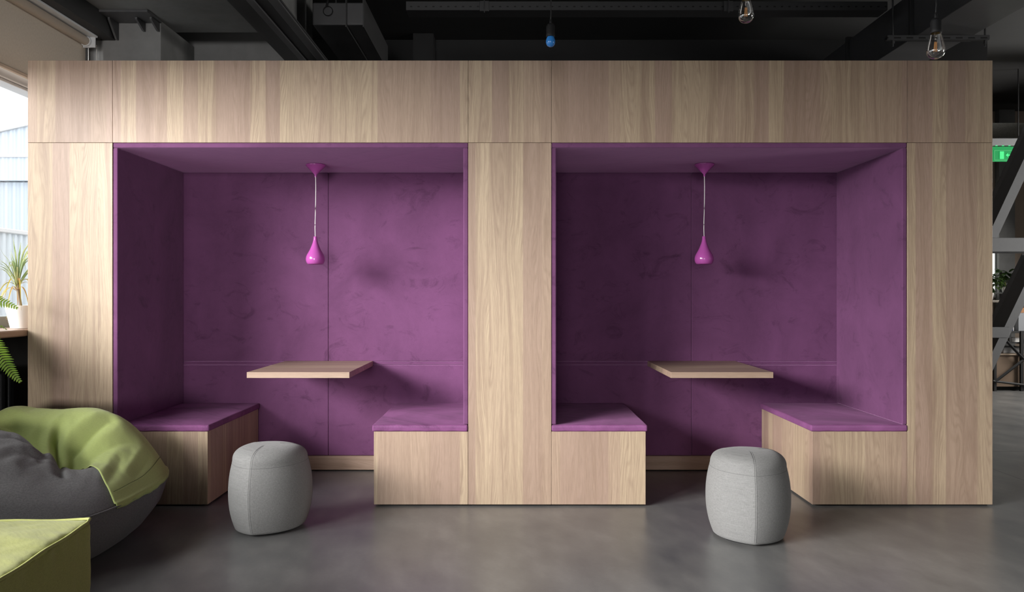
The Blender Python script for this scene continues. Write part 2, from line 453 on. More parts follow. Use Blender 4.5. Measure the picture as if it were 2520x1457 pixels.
add_box(bm, XL + 0.03, -2.2245, YF + 0.019, 5.44, 0.02, ZT - 0.03)
add_box(bm, -0.2325, 0.2305, YF + 0.019, 5.44, 0.02, ZT - 0.03)
add_box(bm, 2.2245, XR - 0.03, YF + 0.019, 5.44, 0.02, ZT - 0.03)
add_box(bm, -2.2240, -0.2330, YF + 0.019, 5.44, ZS + 0.002, ZT - 0.03)
add_box(bm, 0.2310, 2.2240, YF + 0.019, 5.44, ZS + 0.002, ZT - 0.03)
add_box(bm, -2.2240, -0.2330, 5.385, 5.44, 0.02, ZS)
add_box(bm, 0.2310, 2.2240, 5.385, 5.44, 0.02, ZS)
obj('carcass', bm, M['black_gap'], booth)
for a, b in ((0, 1), (2, 3), (4, 5)): box('plinth', (xs[a] + 0.02, xs[b] - 0.02, YF + 0.02, 5.42, 0.0, 0.019), M['black_gap'], booth)
for x0, x1 in ((-2.2, -0.25), (0.25, 2.2)): box('plinth', (x0, x1, 5.386, 5.43, 0.0, 0.0195), M['black_gap'], booth)
for x0, x1 in ((-1.68, -0.765), (0.765, 1.68)):
    box('kickboard', (x0, x1, 5.345, 5.384, 0.008, 0.101), M['wood_h'], booth, 0.001)

# ------------------------------------------------------------------ upholstered linings
def lining(x0, x1, xc, label, mats):
    e = empty('alcove_lining', ((x0+x1)/2, 5.3, 0.1), label, 'wall upholstery', 'purple velvet alcove linings')
    P = lambda n, b, m, bv=0.009: box(n, b, m, e, bv, 4, True)
    t = 0.027
    P('ceiling_pad', (x0 + 0.001, x1 - 0.001, YF + 0.004, 5.383, ZS - t, ZS - 0.0005), mats[0], 0.005)
    P('side_pad', (x0 + 0.0005, x0 + t, YF + 0.004, 5.352, 0.457, ZS - t - 0.001), mats[1], 0.006)
    P('side_pad', (x1 - t, x1 - 0.0005, YF + 0.004, 5.352, 0.457, ZS - t - 0.001), mats[1], 0.006)
    for a, b in ((x0 + 0.004, xc - 0.0008), (xc + 0.0008, x1 - 0.004)):
        P('back_pad', (a, b, 5.352, 5.384, 0.737, ZS - t - 0.001), mats[0], 0.005)
        P('back_strip', (a, b, 5.354, 5.384, 0.713, 0.7355), mats[1], 0.004)
        P('back_pad', (a, b, 5.352, 5.384, 0.103, 0.7115), mats[1], 0.005)
    return e
lining(xs[1], xs[2], -1.2215, 'purple velvet padding lining the left alcove, brighter towards its right', (M['velvet'], M['velvet2']))
lining(xs[3], xs[4], 1.2215, 'purple velvet padding lining the right alcove, darkest at its left', (M['velvet2'], M['velvet']))

# ------------------------------------------------------------------ benches
M['thread'] = plain('lilac_thread', (0.42, 0.25, 0.41), 0.7)
def bench(x0, x1, inner, label):
    """inner: +1 when the free side is +x"""
    e = empty('bench', ((x0+x1)/2, 4.9, 0), label, 'bench', 'box benches of the alcoves')
    box('bench_body', (x0, x1, YF, 5.344, 0.010, 0.4185), M['wood_v'], e, 0.001)
    box('plinth', (x0 + 0.03, x1 - 0.03, YF + 0.03, 5.32, 0.0, 0.0099), M['black_gap'], e)
    a, b = (x0 + 0.0005, x1 + 0.010) if inner > 0 else (x0 - 0.010, x1 - 0.0005)
    bm = bmesh.new()
    add_box(bm, a, b, YF - 0.006, 5.350, 0.4190, 0.4555, bev=0.009, seg=4)
    # soft crown of the padding
    bmesh.ops.subdivide_edges(bm, edges=[ed for ed in bm.edges if ed.calc_length() > 0.3], cuts=24, use_grid_fill=True)
    rnd = random.Random(int(x0*1000))
    ph = rnd.random()*6
    for v in bm.verts:
        u = (v.co.x-a)/(b-a); w = (v.co.y-YF)/(0.9)
        if v.co.z > 0.445:
            v.co.z += 0.006*max(0, math.sin(PI*min(1, max(0, u))))*max(0, math.sin(PI*min(1, max(0, w)))) + 0.0012*math.sin(v.co.x*19+ph)*math.cos(v.co.y*13)
        if v.co.y < YF:
            v.co.z += 0.0012*math.sin(v.co.x*60+ph); v.co.y += 0.001*math.sin(v.co.x*35+ph)
    c = obj('seat_cushion', bm, M['velvet_seat'], e, True, 50)
    bm = bmesh.new()
    n = int((b-a)/0.009)
    for i in range(n):
        xx = a + 0.008 + (b-a-0.016)*i/n
        add_box(bm, xx, xx+0.005, YF-0.0072, YF-0.0058, 0.4448, 0.4460)
    obj('stitching', bm, M['thread'], c)
    return e
bench(xs[1] + g, -1.691, 1, 'oak box bench with purple seat behind the beanbag, leftmost of four')
bench(-0.761, xs[2] - g, -1, 'oak box bench with purple seat left of the central pillar')
bench(xs[3] + g, 0.759, 1, 'oak box bench with purple seat right of the central pillar')
bench(1.691, xs[4] - g, -1, 'oak box bench with dark mottled purple seat beside the right end pillar')

# ------------------------------------------------------------------ tables
for sx, label in ((-1, 'oak wall-mounted table top in the left alcove'), (1, 'oak wall-mounted table top in the right alcove')):
    x0, x1 = (-1.512, -0.922) if sx < 0 else (0.925, 1.513)
    bm = bmesh.new(); add_box(bm, x0, x1, 4.57, 5.351, 0.705, 0.739, bev=0.001)
    o = obj('wall_table', bm, M['wood_h']); recentre(o, ((x0+x1)/2, 5.351, 0.722))
    o.data.transform(Matrix.Identity(4))
    tag(o, label, 'table', 'wall tables of the alcoves')

# ------------------------------------------------------------------ pendant lamps
def pendant(cx, cy, label):
    e = empty('pendant_lamp', (cx, cy, 2.006), label, 'pendant lamp', 'purple pendant lamps')
    bm = bmesh.new(); add_lathe(bm, [(0.0, 2.0065), (0.058, 2.0065), (0.0615, 2.003), (0.0615, 1.999), (0.060, 1.996), (0.010, 1.944), (0.0065, 1.940), (0.0062, 1.926), (0.0, 1.926)], (cx, cy, 0), 48)
    obj('canopy', bm, M['lamp_paint'], e, True, 40)
    pts = catmull([(cx, cy, 1.93), (cx + 0.001, cy, 1.85), (cx - 0.0005, cy, 1.72), (cx - 0.0035, cy, 1.62), (cx - 0.002, cy, 1.548)], 8)
    bm = bmesh.new(); add_tube(bm, pts, 0.0026, 8); obj('cord', bm, M['white_cord'], e, True)
    c2 = cx - 0.002
    prof = [(0.0, 1.551), (0.0100, 1.551), (0.0108, 1.549), (0.0118, 1.535), (0.0150, 1.518), (0.0195, 1.504), (0.0265, 1.486), (0.0345, 1.468), (0.0440, 1.451), (0.0520, 1.437), (0.0572, 1.423), (0.0590, 1.410), (0.0580, 1.398), (0.0545, 1.387), (0.0490, 1.379), (0.0455, 1.3765), (0.0440, 1.378), (0.0450, 1.384)]
    bm = bmesh.new(); add_lathe(bm, prof, (c2, cy, 0), 56); sh = obj('lamp_shade', bm, M['lamp_paint'], e, True, 50)
    bm = bmesh.new(); add_lathe(bm, [(0.0450, 1.384), (0.040, 1.400), (0.0, 1.402)], (c2, cy, 0), 40); obj('shade_lining', bm, M['lamp_inner'], sh, True)
pendant(-1.226, 5.02, 'glossy magenta teardrop pendant lamp hanging in the left alcove')
pendant(1.222, 5.00, 'glossy magenta teardrop pendant lamp hanging in the right alcove')

# ------------------------------------------------------------------ ceiling bulbs
def bulb_lamp(cx, cy, zb, blue, label):
    e = empty('hanging_bulb', (cx, cy, 3.75 if cx > -1.43 else 3.13), label, 'light bulb', None if blue else 'clear filament bulbs')
    if blue:
        ball = [(0.0, 0.0), (0.008, 0.0008), (0.0155, 0.005), (0.0205, 0.0125), (0.0225, 0.022), (0.0222, 0.030), (0.0205, 0.038), (0.0175, 0.046), (0.014, 0.052)]
        top = 0.050; sr = 0.0215; sh = 0.062
        bm = bmesh.new(); add_lathe(bm, ball, (cx, cy, zb), 32); obj('bulb', bm, M['blue_bulb'], e, True)
    else:
        ball = [(0.0, 0.0), (0.010, 0.0006), (0.019, 0.0045), (0.0262, 0.0115), (0.0305, 0.020), (0.0320, 0.029), (0.0315, 0.038), (0.0285, 0.052), (0.0245, 0.068), (0.0205, 0.084), (0.0175, 0.098), (0.0160, 0.108), (0.0150, 0.115)]
        top = 0.098; sr = 0.0205; sh = 0.054
        bm = bmesh.new(); add_lathe(bm, ball, (cx, cy, zb), 40); b = obj('bulb', bm, M['bulb_glass'], e, True)
        bm = bmesh.new()
        for dx in (-0.006, -0.002, 0.003, 0.006):
            add_tube(bm, [(cx+dx, cy + abs(dx)*0.7, zb+0.028), (cx+dx*0.6, cy, zb+0.064)], 0.0011, 6)
        obj('filament', bm, M['filament'], b)
        bm = bmesh.new(); add_tube(bm, [(cx, cy, zb+0.060), (cx, cy, zb+0.075), (cx, cy, zb+0.112)], [0.003, 0.0042, 0.007], 10); obj('glass_stem', bm, M['bulb_glass'], b, True)
        bm = bmesh.new(); add_lathe(bm, [(0.0155, 0.096), (0.0155, 0.116), (0.0, 0.118)], (cx, cy, zb), 24); obj('screw_cap', bm, M['brass'], b, True)
    t0 = zb + top
    bm = bmesh.new()
    add_lathe(bm, [(sr - 0.003, t0 - 0.002), (sr, t0), (sr, t0 + 0.012), (sr - 0.001, t0 + 0.014), (sr - 0.001, t0 + sh - 0.012), (sr - 0.006, t0 + sh - 0.003), (0.008, t0 + sh), (0.0065, t0 + sh + 0.001), (0.0060, t0 + sh + 0.018), (0.003, t0 + sh + 0.021), (0.0, t0 + sh + 0.021)], (cx, cy, 0), 32)
    obj('socket', bm, M['black_plastic'], e, True, 45)
    bm = bmesh.new(); zt = 3.7495
    add_tube(bm, catmull([(cx, cy, t0+sh+0.018), (cx + 0.002, cy, t0+sh+0.1), (cx - 0.002, cy, t0+sh+0.3), (cx, cy, zt)], 6), 0.003, 8)
    obj('cord', bm, M['black_plastic'], e, True)
bulb_lamp(X(1355, 3.83), 3.83, Z(115.5, 3.83), True, 'small blue bulb in a black socket hanging from the ceiling')
bulb_lamp(X(1836, 3.30), 3.30, Z(56.5, 3.30), False, 'clear filament bulb cut by the top frame edge, nearer the blue bulb')
bulb_lamp(X(2303, 2.98), 2.98, Z(145, 2.98), False, 'clear filament bulb hanging fully in view above the right end of the booth')

# ------------------------------------------------------------------ poufs
def pouf(cx, cy, vdeg, label):
    e = empty('pouf', (cx, cy, 0), label, 'pouf', 'light grey fabric poufs')
    R = 0.2402; W = R*math.sqrt(3); H = 0.425
    nA, nV = 180, 56
    V = [(R*math.cos(math.radians(vdeg + 120*k)), R*math.sin(math.radians(vdeg + 120*k))) for k in range(3)]
    def rad(th):
        # blend of constant-width triangle and circle: softly pointed at the three seams
        c, s = math.cos(th), math.sin(th); best = 1e9
        for vx, vy in V:
            b = -(c*vx + s*vy); cc = vx*vx + vy*vy - W*W
            best = min(best, b*-1 + math.sqrt(b*b - cc) if False else -b + math.sqrt(b*b - cc)) if False else min(best, (c*vx + s*vy) + math.sqrt((c*vx + s*vy)**2 - cc))
        return 0.46*best + 0.54*0.208
    prof = []
    for i in range(nV+1):
        t = i/nV
        if t < 0.07:
            q = t/0.07; f = 0.0 + 0.80*q; z = 0.012 - 0.004*0
        elif t < 0.62:
            q = (t-0.07)/0.55
            z = 0.012 + (0.345-0.012)*q
            h = z/0.345
            f = 0.80 + 0.205*math.sin(PI*min(1, h*0.5+0.02)/1.0)**0.85 if h < 0.95 else None
            f = 1.0 - 0.19*abs((0.56-h)/0.56)**2.3 if h < 0.56 else 1.0 - 0.105*((h-0.56)/0.44)**2.0
        else:
            q = (t-0.62)/0.38
            a = q*PI/2
            f = 0.895*math.cos(a)**0.62 if a < PI/2-1e-6 else 0.0
            z = 0.345 + (H-0.345)*math.sin(a)**0.80
        prof.append((f, z))
    bm = bmesh.new(); rings = []
    for f, z in prof:
        ring = []
        for k in range(nA):
            th = 2*PI*k/nA
            top = max(0.0, (z-0.33)/(H-0.33))
            r = rad(th)*(1-0.25*top) + 0.205*0.25*top
            r *= f
            # crease at seams
            d = min(abs((math.degrees(th) - vdeg - 120*j + 180) % 360 - 180) for j in range(3))
            r -= 0.0010*math.exp(-(d/1.0)**2)*min(1, f*3)
            zz = z - (0.0009*math.exp(-(d*f/1.2)**2) if z > 0.35 and f < 0.93 else 0)
            ring.append(bm.verts.new((cx + r*math.cos(th), cy + r*math.sin(th), zz)))
        rings.append(ring)
    for a, b in zip(rings, rings[1:]):
        for k in range(nA): bm.faces.new((a[k], a[(k+1) % nA], b[(k+1) % nA], b[k]))
    bmesh.ops.remove_doubles(bm, verts=bm.verts, dist=1e-5)
    body = obj('pouf_cover', bm, M['grey_cloth'], e, True)
    def P(th, i, off):
        f, z = prof[i]
        top = max(0.0, (z-0.33)/(H-0.33))
        r = (rad(th)*(1-0.25*top) + 0.205*0.25*top)*f + off*(0.0 if z > 0.40 else 1)
        return (cx + r*math.cos(th), cy + r*math.sin(th), z + (off if z > 0.35 else 0))
    bm = bmesh.new()
    for j in range(3):
        for dd in (-1.1, 1.1):
            pts = []
            for i in range(5, nV-1):
                f = max(prof[i][0], 0.12)
                th = math.radians(vdeg + 120*j + dd*0.9/f)
                pts.append(P(th, i, -0.0002))
            add_tube(bm, pts, 0.0007, 5)
    obj('seam', bm, M['seam_grey'], e)
    bm = bmesh.new(); i0 = int(nV*0.62)
    pts = [P(2*PI*k/120, i0, 0.0) for k in range(121)]
    add_tube(bm, pts, 0.0009, 5, False); obj('top_seam', bm, M['seam_grey'], e)
    bm = bmesh.new()
    add_lathe(bm, [(0.0, 0.0), (0.14, 0.0), (0.145, 0.013)], (cx, cy, 0), 40, True, False)
    obj('base', bm, M['black_plastic'], e)
pouf(-1.232, 4.055, -97, 'light grey fabric pouf standing before the left alcove')
pouf(1.172, 3.905, -98, 'light grey fabric pouf standing before the right alcove')

# ------------------------------------------------------------------ bean bag
def fbm(x, y, z=0.0):
    from mathutils import noise
    return noise.noise(Vector((x, y, z)))
BX, BY = -2.355, 3.60
SX, SXL, SYF, SYB, PW = 0.650, 0.47, 0.80, 0.815, 2.4
def brho(x, y):
    dx, dy = x - BX, y - BY
    PW = 2.9 if dy > 0 else 2.05
    sy = SYB if dy > 0 else SYF
    return (abs(dx/(SX if dx > 0 else SXL))**PW + abs(dy/sy)**PW)**(1/PW)
def seg_dist(px, py, a, b):
    ax, ay = a; bx, by = b
    vx, vy = bx-ax, by-ay; L = vx*vx+vy*vy
    t = max(0, min(1, ((px-ax)*vx+(py-ay)*vy)/L))
    return math.hypot(px-ax-t*vx, py-ay-t*vy), t
FOLDS = []
def fold(path, dep, w, ridge=0.35):
    """path: photo pixels, dropped onto the smooth bag to get plan positions"""
    pts = []
    for px, py in path:
        Y = 2.9
        while Y < 4.4:
            x, z = X(px, Y), Z(py, Y)
            if z <= bbase(x, Y): break
            Y += 0.004
        pts.append((x, Y))
    FOLDS.append((pts, dep, w, ridge))
def poly_dist(x, y, pts):
    best = (9, 0, 1); n = len(pts) - 1
    for i in range(n):
        ax, ay = pts[i]; bx, by = pts[i+1]; vx, vy = bx-ax, by-ay; L = vx*vx + vy*vy + 1e-9
        t = max(0, min(1, ((x-ax)*vx + (y-ay)*vy)/L)); ex, ey = x-ax-t*vx, y-ay-t*vy
        d = math.hypot(ex, ey)
        if d < best[0]: best = (d, (i+t)/n, 1 if vx*ey - vy*ex > 0 else -1)
    return best
def bbase(x, y):
    r = min(1.0, brho(x, y))
    dy = y - BY
    edge = 1 - r*r
    z = 0.262 + 0.345*edge
    # raised back roll
    z += (0.105 + 0.06*min(1,max(0,(x+2.25)/0.3)) + 0.055*min(1,max(0,(-2.40-x)/0.2)))*math.exp(-((y-4.10)/0.20)**2)*(1 - r**5)
    # gentle front seat roll
    z -= 0.055*math.exp(-((y-3.45)/0.22)**2 - ((x+1.97)/0.13)**2)
    # valley between the rolls
    d, t = seg_dist(x, y, (-2.06, 3.705), (-2.75, 3.80))
    z -= 0.150*math.exp(-(d/0.13)**2)*min(1, edge*2.5)
    return z
def btop(x, y):
    z = bbase(x, y); r = min(1.0, brho(x, y)); edge = 1 - r*r
    for pts, dep, w, ridge in FOLDS:
        d, t, sg = poly_dist(x, y, pts)
        if d > w*5: continue
        env = (max(0.0, math.sin(PI*(0.06 + 0.88*t)))**0.7)*min(1, edge*4)
        z -= dep*env*math.exp(-(d/w)**1.35)
        z += dep*ridge*env*math.exp(-((d - w*2.1)/w)**2)*(1 if sg > 0 else 0.35)
    z += (0.006*fbm(x*5, y*5) + 0.004*fbm(x*13, y*11, 3) + 0.0015*fbm(x*34, y*30, 5))*min(1, edge*3)
    return z
for args in (
    ([(150, 1168), (143, 1130), (140, 1085), (146, 1048)], 0.062, 0.019, 0.30),
    ([(172, 1150), (182, 1118), (215, 1078), (268, 1040)], 0.042, 0.028, 0.35),
    ([(128, 1142), (108, 1112), (95, 1080), (104, 1046)], 0.018, 0.024, 0.30),
    ([(88, 1108), (60, 1072), (30, 1052), (-20, 1044)], 0.030, 0.028, 0.40),
    ([(60, 1062), (35, 1040), (-10, 1030)], 0.020, 0.020, 0.5),
    ([(190, 1160), (222, 1132), (262, 1108), (320, 1090)], 0.016, 0.030, 0.4),
    ([(262, 1196), (285, 1160), (300, 1130)], 0.010, 0.018, 0.7),
    ([(330, 1178), (352, 1150), (372, 1128)], 0.012, 0.016, 0.7),
    ([(52, 1140), (78, 1122), (112, 1124), (150, 1140)], 0.014, 0.017, 0.5),
    ([(-10, 1135), (30, 1118), (70, 1112), (120, 1135)], 0.012, 0.016, 0.5),
    ([(62, 1152), (100, 1138), (142, 1148)], 0.009, 0.015, 0.4),
    ([(-10, 1078), (30, 1074), (70, 1092)], 0.012, 0.012, 0.4)):
    fold(*args)
def make_beanbag():
    e = empty('beanbag', (BX, BY, 0), 'large charcoal beanbag with a moss green panel before the left end', 'beanbag')
    nA = 220; nT = 70
    bm = bmesh.new(); rings = []
    def pt(th, r):
        c, s = math.cos(th), math.sin(th)
        sy = SYB if s > 0 else SYF
        PW = 2.9 if s > 0 else 2.05
        k = 1/((abs(c/(SX if c > 0 else SXL))**PW + abs(s/sy)**PW)**(1/PW))
        return BX + k*r*c, BY + k*r*s
    # underside and side
    for r, z in ((0.0, 0.0), (0.4, 0.0), (0.69, 0.0), (0.745, 0.004), (0.80, 0.022), (0.86, 0.055), (0.91, 0.10), (0.955, 0.145), (0.978, 0.19), (0.992, 0.225), (1.0, 0.252)):
        ring = []
        for k in range(nA):
            th = 2*PI*k/nA; x, y = pt(th, r)
            w = 0.006*fbm(x*4, y*4, z*5)*min(1, z*8)
            ring.append(bm.verts.new((x + w*math.cos(th), y + w*math.sin(th), z)))
        rings.append(ring)
    for j in range(nT+1):
        r = 0.999*(1 - (j/nT))**0.9
        ring = []
        for k in range(nA):
            th = 2*PI*k/nA; x, y = pt(th, r)
            ring.append(bm.verts.new((x, y, btop(x, y))))
        rings.append(ring)
    for a, b in zip(rings, rings[1:]):
        for k in range(nA): bm.faces.new((a[k], a[(k+1) % nA], b[(k+1) % nA], b[k]))
    bmesh.ops.remove_doubles(bm, verts=bm.verts, dist=1e-5)
    obj('beanbag_body', bm, M['bag_grey'], e, True)
    # green panel
    def xe(y):
        dy = y - BY; sy = SYB if dy > 0 else SYF
        PW = 2.9 if dy > 0 else 2.05
        q = max(0.0, 1 - abs(dy/sy)**PW)
        return BX + SX*q**(1/PW)
    nA2, nB = 130, 90
    bm = bmesh.new(); grid = []
    x_l = -2.68
    for i in range(nA2+4):
        a = min(1.0, i/nA2); row = []
        for j in range(nB+1):
            b = j/nB
            xa = x_l + (-1.76 - x_l)*a
            yf = 3.70 + 0.03*math.sin(xa*3) if xa < -2.02 else 3.70 - 0.24*((xa+2.02)/0.26)
            yb = 4.05 + 0.03*math.sin(xa*9) if xa < -2.36 else min(4.335, 4.05 + 0.03*math.sin(-2.36*9) + 0.9*(xa+2.36))
            y = yf + (yb-yf)*b
            x = x_l + (xe(y) - 0.006 - x_l)*a
            z = btop(x, y) + 0.010
            if i > nA2:
                k = i - nA2
                if j < 4: pass
                ruffle = 0.006*fbm(y*14, 1.7) 
                x += (0.010, 0.014, 0.013)[k-1] + ruffle*0.5; z -= (0.004, 0.015, 0.028)[k-1] + ruffle
            row.append(bm.verts.new((x, y, z)))
        grid.append(row)
    for a, b in zip(grid, grid[1:]):
        for j in range(nB): bm.faces.new((a[j], a[j+1], b[j+1], b[j]))
    hem = [tuple(Vector(grid[nA2-5][j].co) + Vector((0.002, -0.001, 0.0012))) for j in range(2, nB-20)]
    o = obj('green_panel', bm, M['bag_green'], e, True)
    bm = bmesh.new(); add_tube(bm, hem, 0.0011, 6); obj('hem_stitching', bm, plain('dark_green_thread', (0.09, 0.11, 0.03), 0.8), o)
    sm = o.modifiers.new('thickness', 'SOLIDIFY'); sm.thickness = 0.004; sm.offset = -1
    # seam ridge around the widest line, front right
    bm = bmesh.new()
    pts = []
    for k in range(61):
        th = math.radians(-95 + 100*k/60); x, y = pt(th, 1.004)
        pts.append((x, y, 0.260))
    add_tube(bm, pts, 0.0045, 8); obj('edge_seam', bm, M['bag_grey'], e, True)
make_beanbag()

# ------------------------------------------------------------------ green cube pouf
def make_cube():
    cx, cy, H = -1.70, 2.335, 0.425
    e = empty('square_pouf', (cx, cy, 0), 'lime green square fabric pouf in the near left corner', 'pouf')
    rot = math.radians(5.0)
    hx, hy = 0.325, 0.325
    n = 40
    bm = bmesh.new()
    def place(x, y, z): return (cx + x*math.cos(rot) - y*math.sin(rot), cy + x*math.sin(rot) + y*math.cos(rot), z)
    bmesh.ops.create_cube(bm, size=2.0)
    bmesh.ops.subdivide_edges(bm, edges=bm.edges[:], cuts=n, use_grid_fill=True)
    for v in bm.verts:
        x, y, z = v.co
        m = 0.10
        # bulge
        bx = 0.020*(1-y*y)*(1-z*z); by = 0.020*(1-x*x)*(1-z*z); bz = 0.030*(1-x**2)*(1-y**2)
        # rounded vertical edges
        k = max(0.0, (abs(x)-0.88)/0.12)*max(0.0, (abs(y)-0.88)/0.12)
        X1 = hx*(x*(1-0.035*k)) + (bx if abs(x) > 0.5 else 0)*(1 if x > 0 else -1)*abs(x)
        Y1 = hy*(y*(1-0.035*k)) + (by if abs(y) > 0.5 else 0)*(1 if y > 0 else -1)*abs(y)
        kz = max(0.0, (abs(z)-0.93)/0.07)**2*max(max(0.0, (abs(x)-0.93)/0.07)**2, max(0.0, (abs(y)-0.93)/0.07)**2)
        Z1 = H*(z+1)/2 + (bz if z > 0.5 else 0) - (0.008*kz if z > 0 else 0)
        wr = 0.005*fbm(X1*9, Y1*9, Z1*9) + 0.002*fbm(X1*30, Y1*30, Z1*22)
        ed = max(0.0, (z-0.6)/0.4)
        wr2 = 0.0025*ed*math.sin(Y1*75 + 3*math.sin(X1*20))
        X1 += (wr + wr2)*x; Y1 += wr*y
        if z > 0.9: Z1 += 0.006*fbm(X1*7, Y1*7, 2) + 0.0025*fbm(X1*25, Y1*25, 5)
        v.co = place(X1, Y1, max(0.0, Z1))
    obj('pouf_cover', bm, M['cube_green'], e, True, 60)
    bm = bmesh.new(); loop = []
    c = [(-1, -1), (1, -1), (1, 1), (-1, 1)]
    for q in range(4):
        a, b = c[q], c[(q+1) % 4]
        for i in range(16):
            t = 0.02 + 0.96*i/16
            x = a[0]+(b[0]-a[0])*t; y = a[1]+(b[1]-a[1])*t
            loop.append(place(hx*x*0.998, hy*y*0.998, H - 0.001 + 0.002*math.sin(i*0.9+q)))
    loop.append(loop[0])
    add_tube(bm, loop, 0.0052, 8, False); obj('piping', bm, plain('olive_green_piping', (0.40, 0.42, 0.14), 0.8), e, True)
make_cube()

# ------------------------------------------------------------------ radiator under the sill
rad = empty('radiator', (-2.90, 4.2, 0.1), 'dark grey column radiator under the window sill', 'radiator')
k = 0
bm = bmesh.new()
for i in range(14):
    y = 3.55 + i*0.075
    add_box(bm, -2.93, -2.85, y, y + 0.052, 0.12, 0.745, bev=0.012, seg=2)
obj('radiator_columns', bm, M['radiator'], rad)
bm = bmesh.new(); add_box(bm, -2.975, -2.86, 3.54, 4.60, 0.745, 0.765, bev=0.004)
obj('radiator_rail', bm, M['radiator'], rad)
box('radiator_rail', (-2.975, -2.86, 3.54, 4.60, 0.09, 0.118), M['radiator'], rad, 0.004)

# ------------------------------------------------------------------ leaves
def leaf_mat(name, c1, c2, trans=0.3):
    t = NT(name)
    x, y, z = t.xyz()
    n = t.noise(t.comb(x, y, z), 9.0, 2)
    c = t.mix(t.ramp(n, [(0.42, 0.0), (0.58, 1.0)]), c1, c2)
    p = t.bsdf; p.inputs['Roughness'].default_value = 0.45; t.l(c, p.inputs['Base Color'])
    tl = t.n('ShaderNodeBsdfTranslucent'); t.l(c, tl.inputs[0])
    mx = t.n('ShaderNodeMixShader'); mx.inputs[0].default_value = trans
    t.l(p.outputs[0], mx.inputs[1]); t.l(tl.outputs[0], mx.inputs[2]); t.l(mx.outputs[0], t.out.inputs[0])
    return t.m
M['fern'] = leaf_mat('fresh_fern_green', (0.26, 0.42, 0.045), (0.18, 0.33, 0.04), 0.45)
M['fern_stem'] = plain('brown_green_stem', (0.12, 0.13, 0.03), 0.6)
M['drac_green'] = leaf_mat('dracaena_green', (0.22, 0.30, 0.12), (0.42, 0.44, 0.20), 0.35)
M['drac_yellow'] = leaf_mat('dracaena_yellow', (0.62, 0.50, 0.10), (0.55, 0.32, 0.14), 0.45)
M['dark_leaf'] = leaf_mat('dark_green_leaf', (0.03, 0.07, 0.015), (0.06, 0.12, 0.02), 0.25)

def add_blade(bm, pts, w0, prof=None, side=None):
    """ribbon along pts, folded slightly along the midrib"""
    pts = [Vector(p) for p in pts]; rows = []
    n = len(pts)
    for i, p in enumerate(pts):
        d = (pts[min(i+1, n-1)] - pts[max(i-1, 0)]).normalized()
        s = d.cross(Vector((0, 0, 1))) if side is None else Vector(side)
        if s.length < 0.05: s = Vector((1, 0, 0))
        s.normalize(); up = s.cross(d).normalized()
        t = i/(n-1)
        w = w0*(prof(t) if prof else math.sin(PI*min(1, 0.12+0.88*t))**0.6 if t < 1 else 0.02)
        w = max(w, 0.0004)
        rows.append((bm.verts.new(p - s*w + up*w*0.25), bm.verts.new(p), bm.verts.new(p + s*w + up*w*0.25)))
    for a, b in zip(rows, rows[1:]):
        bm.faces.new((a[0], a[1], b[1], b[0])); bm.faces.new((a[1], a[2], b[2], b[1]))

def frond(e, pts, wmax, seed, leaf_from=0.1, roll=0.0):
    path = catmull(pts, 14); n = len(path)
    L = sum((path[i+1]-path[i]).length for i in range(n-1))
    step = 0.0135; rnd = random.Random(seed)
    bs = bmesh.new(); add_tube(bs, path, [0.0016*(1 - 0.6*i/n) for i in range(n)], 6)
    st = obj('frond_stem', bs, M['fern_stem'], e)
    bm = bmesh.new(); acc = 0; nxt = L*leaf_from
    for i in range(n-1):
        a, b = path[i], path[i+1]; l = (b-a).length
        while nxt < acc + l and nxt < L - 0.004:
            t = (nxt-acc)/l; p = a.lerp(b, t); d = (b-a).normalized(); s = nxt/L
            view = Vector((0.45, -0.85, 0.25)).normalized()
            side = d.cross(view).normalized()
            side = (side*math.cos(roll) + view*math.sin(roll)).normalized()
            ll = wmax*min(1.0, 0.5 + 2.2*s)*(1 - 0.15*s - 0.72*max(0, (s-0.70)/0.30)**1.6)
            for sg in (-1, 1):
                out = (side*sg*0.94 + d*0.32).normalized()
                q = ll*(0.92 + 0.16*rnd.random())
                dr = Vector((0, 0, -1))*q*0.10*rnd.random()
                pp = [p, p + out*q*0.33 + d*q*0.02, p + out*q*0.66 + d*q*0.06 + dr*0.5, p + out*q + d*q*0.16 + dr]
                add_blade(bm, catmull(pp, 3), 0.0047, lambda t: (0.75 + 0.35*math.sin(PI*t))*(1 - t**5) + 0.02, side=d)
            nxt += step
        acc += l
    lf = obj('fern_frond', bm, M['fern'], e)
    return lf

fern = empty('potted_fern', (-2.84, 3.80, 0.989), 'bright green fern on the sill, fronds entering at the left edge', 'plant')
bm = bmesh.new(); add_lathe(bm, [(0.0, 0.990), (0.055, 0.990), (0.075, 1.11), (0.078, 1.115), (0.072, 1.115), (0.070, 1.105), (0.0, 1.10)], (-2.84, 3.80, 0), 32); obj('flower_pot', bm, M['white_pot'], fern, True, 40)
fc = Vector((-2.84, 3.80, 1.11))
def fpx(px, py, Y): return (X(px, Y), Y, Z(py, Y))
frond(fern, [fc, (-2.72, 3.84, 1.22), fpx(-60, 780, 3.93), fpx(-30, 830, 3.95), fpx(5, 880, 3.97), fpx(28, 915, 3.98), fpx(52, 942, 3.98)], 0.056, 1, 0.2)
frond(fern, [fc, (-2.78, 3.92, 1.25), fpx(-45, 715, 4.15), fpx(-10, 738, 4.2), fpx(20, 748, 4.22), fpx(46, 760, 4.23)], 0.046, 2, 0.2)
frond(fern, [fc, (-2.70, 3.80, 1.16), fpx(-90, 850, 3.85), fpx(-50, 905, 3.86), fpx(-22, 950, 3.86), fpx(-12, 985, 3.86)], 0.050, 3, 0.2)
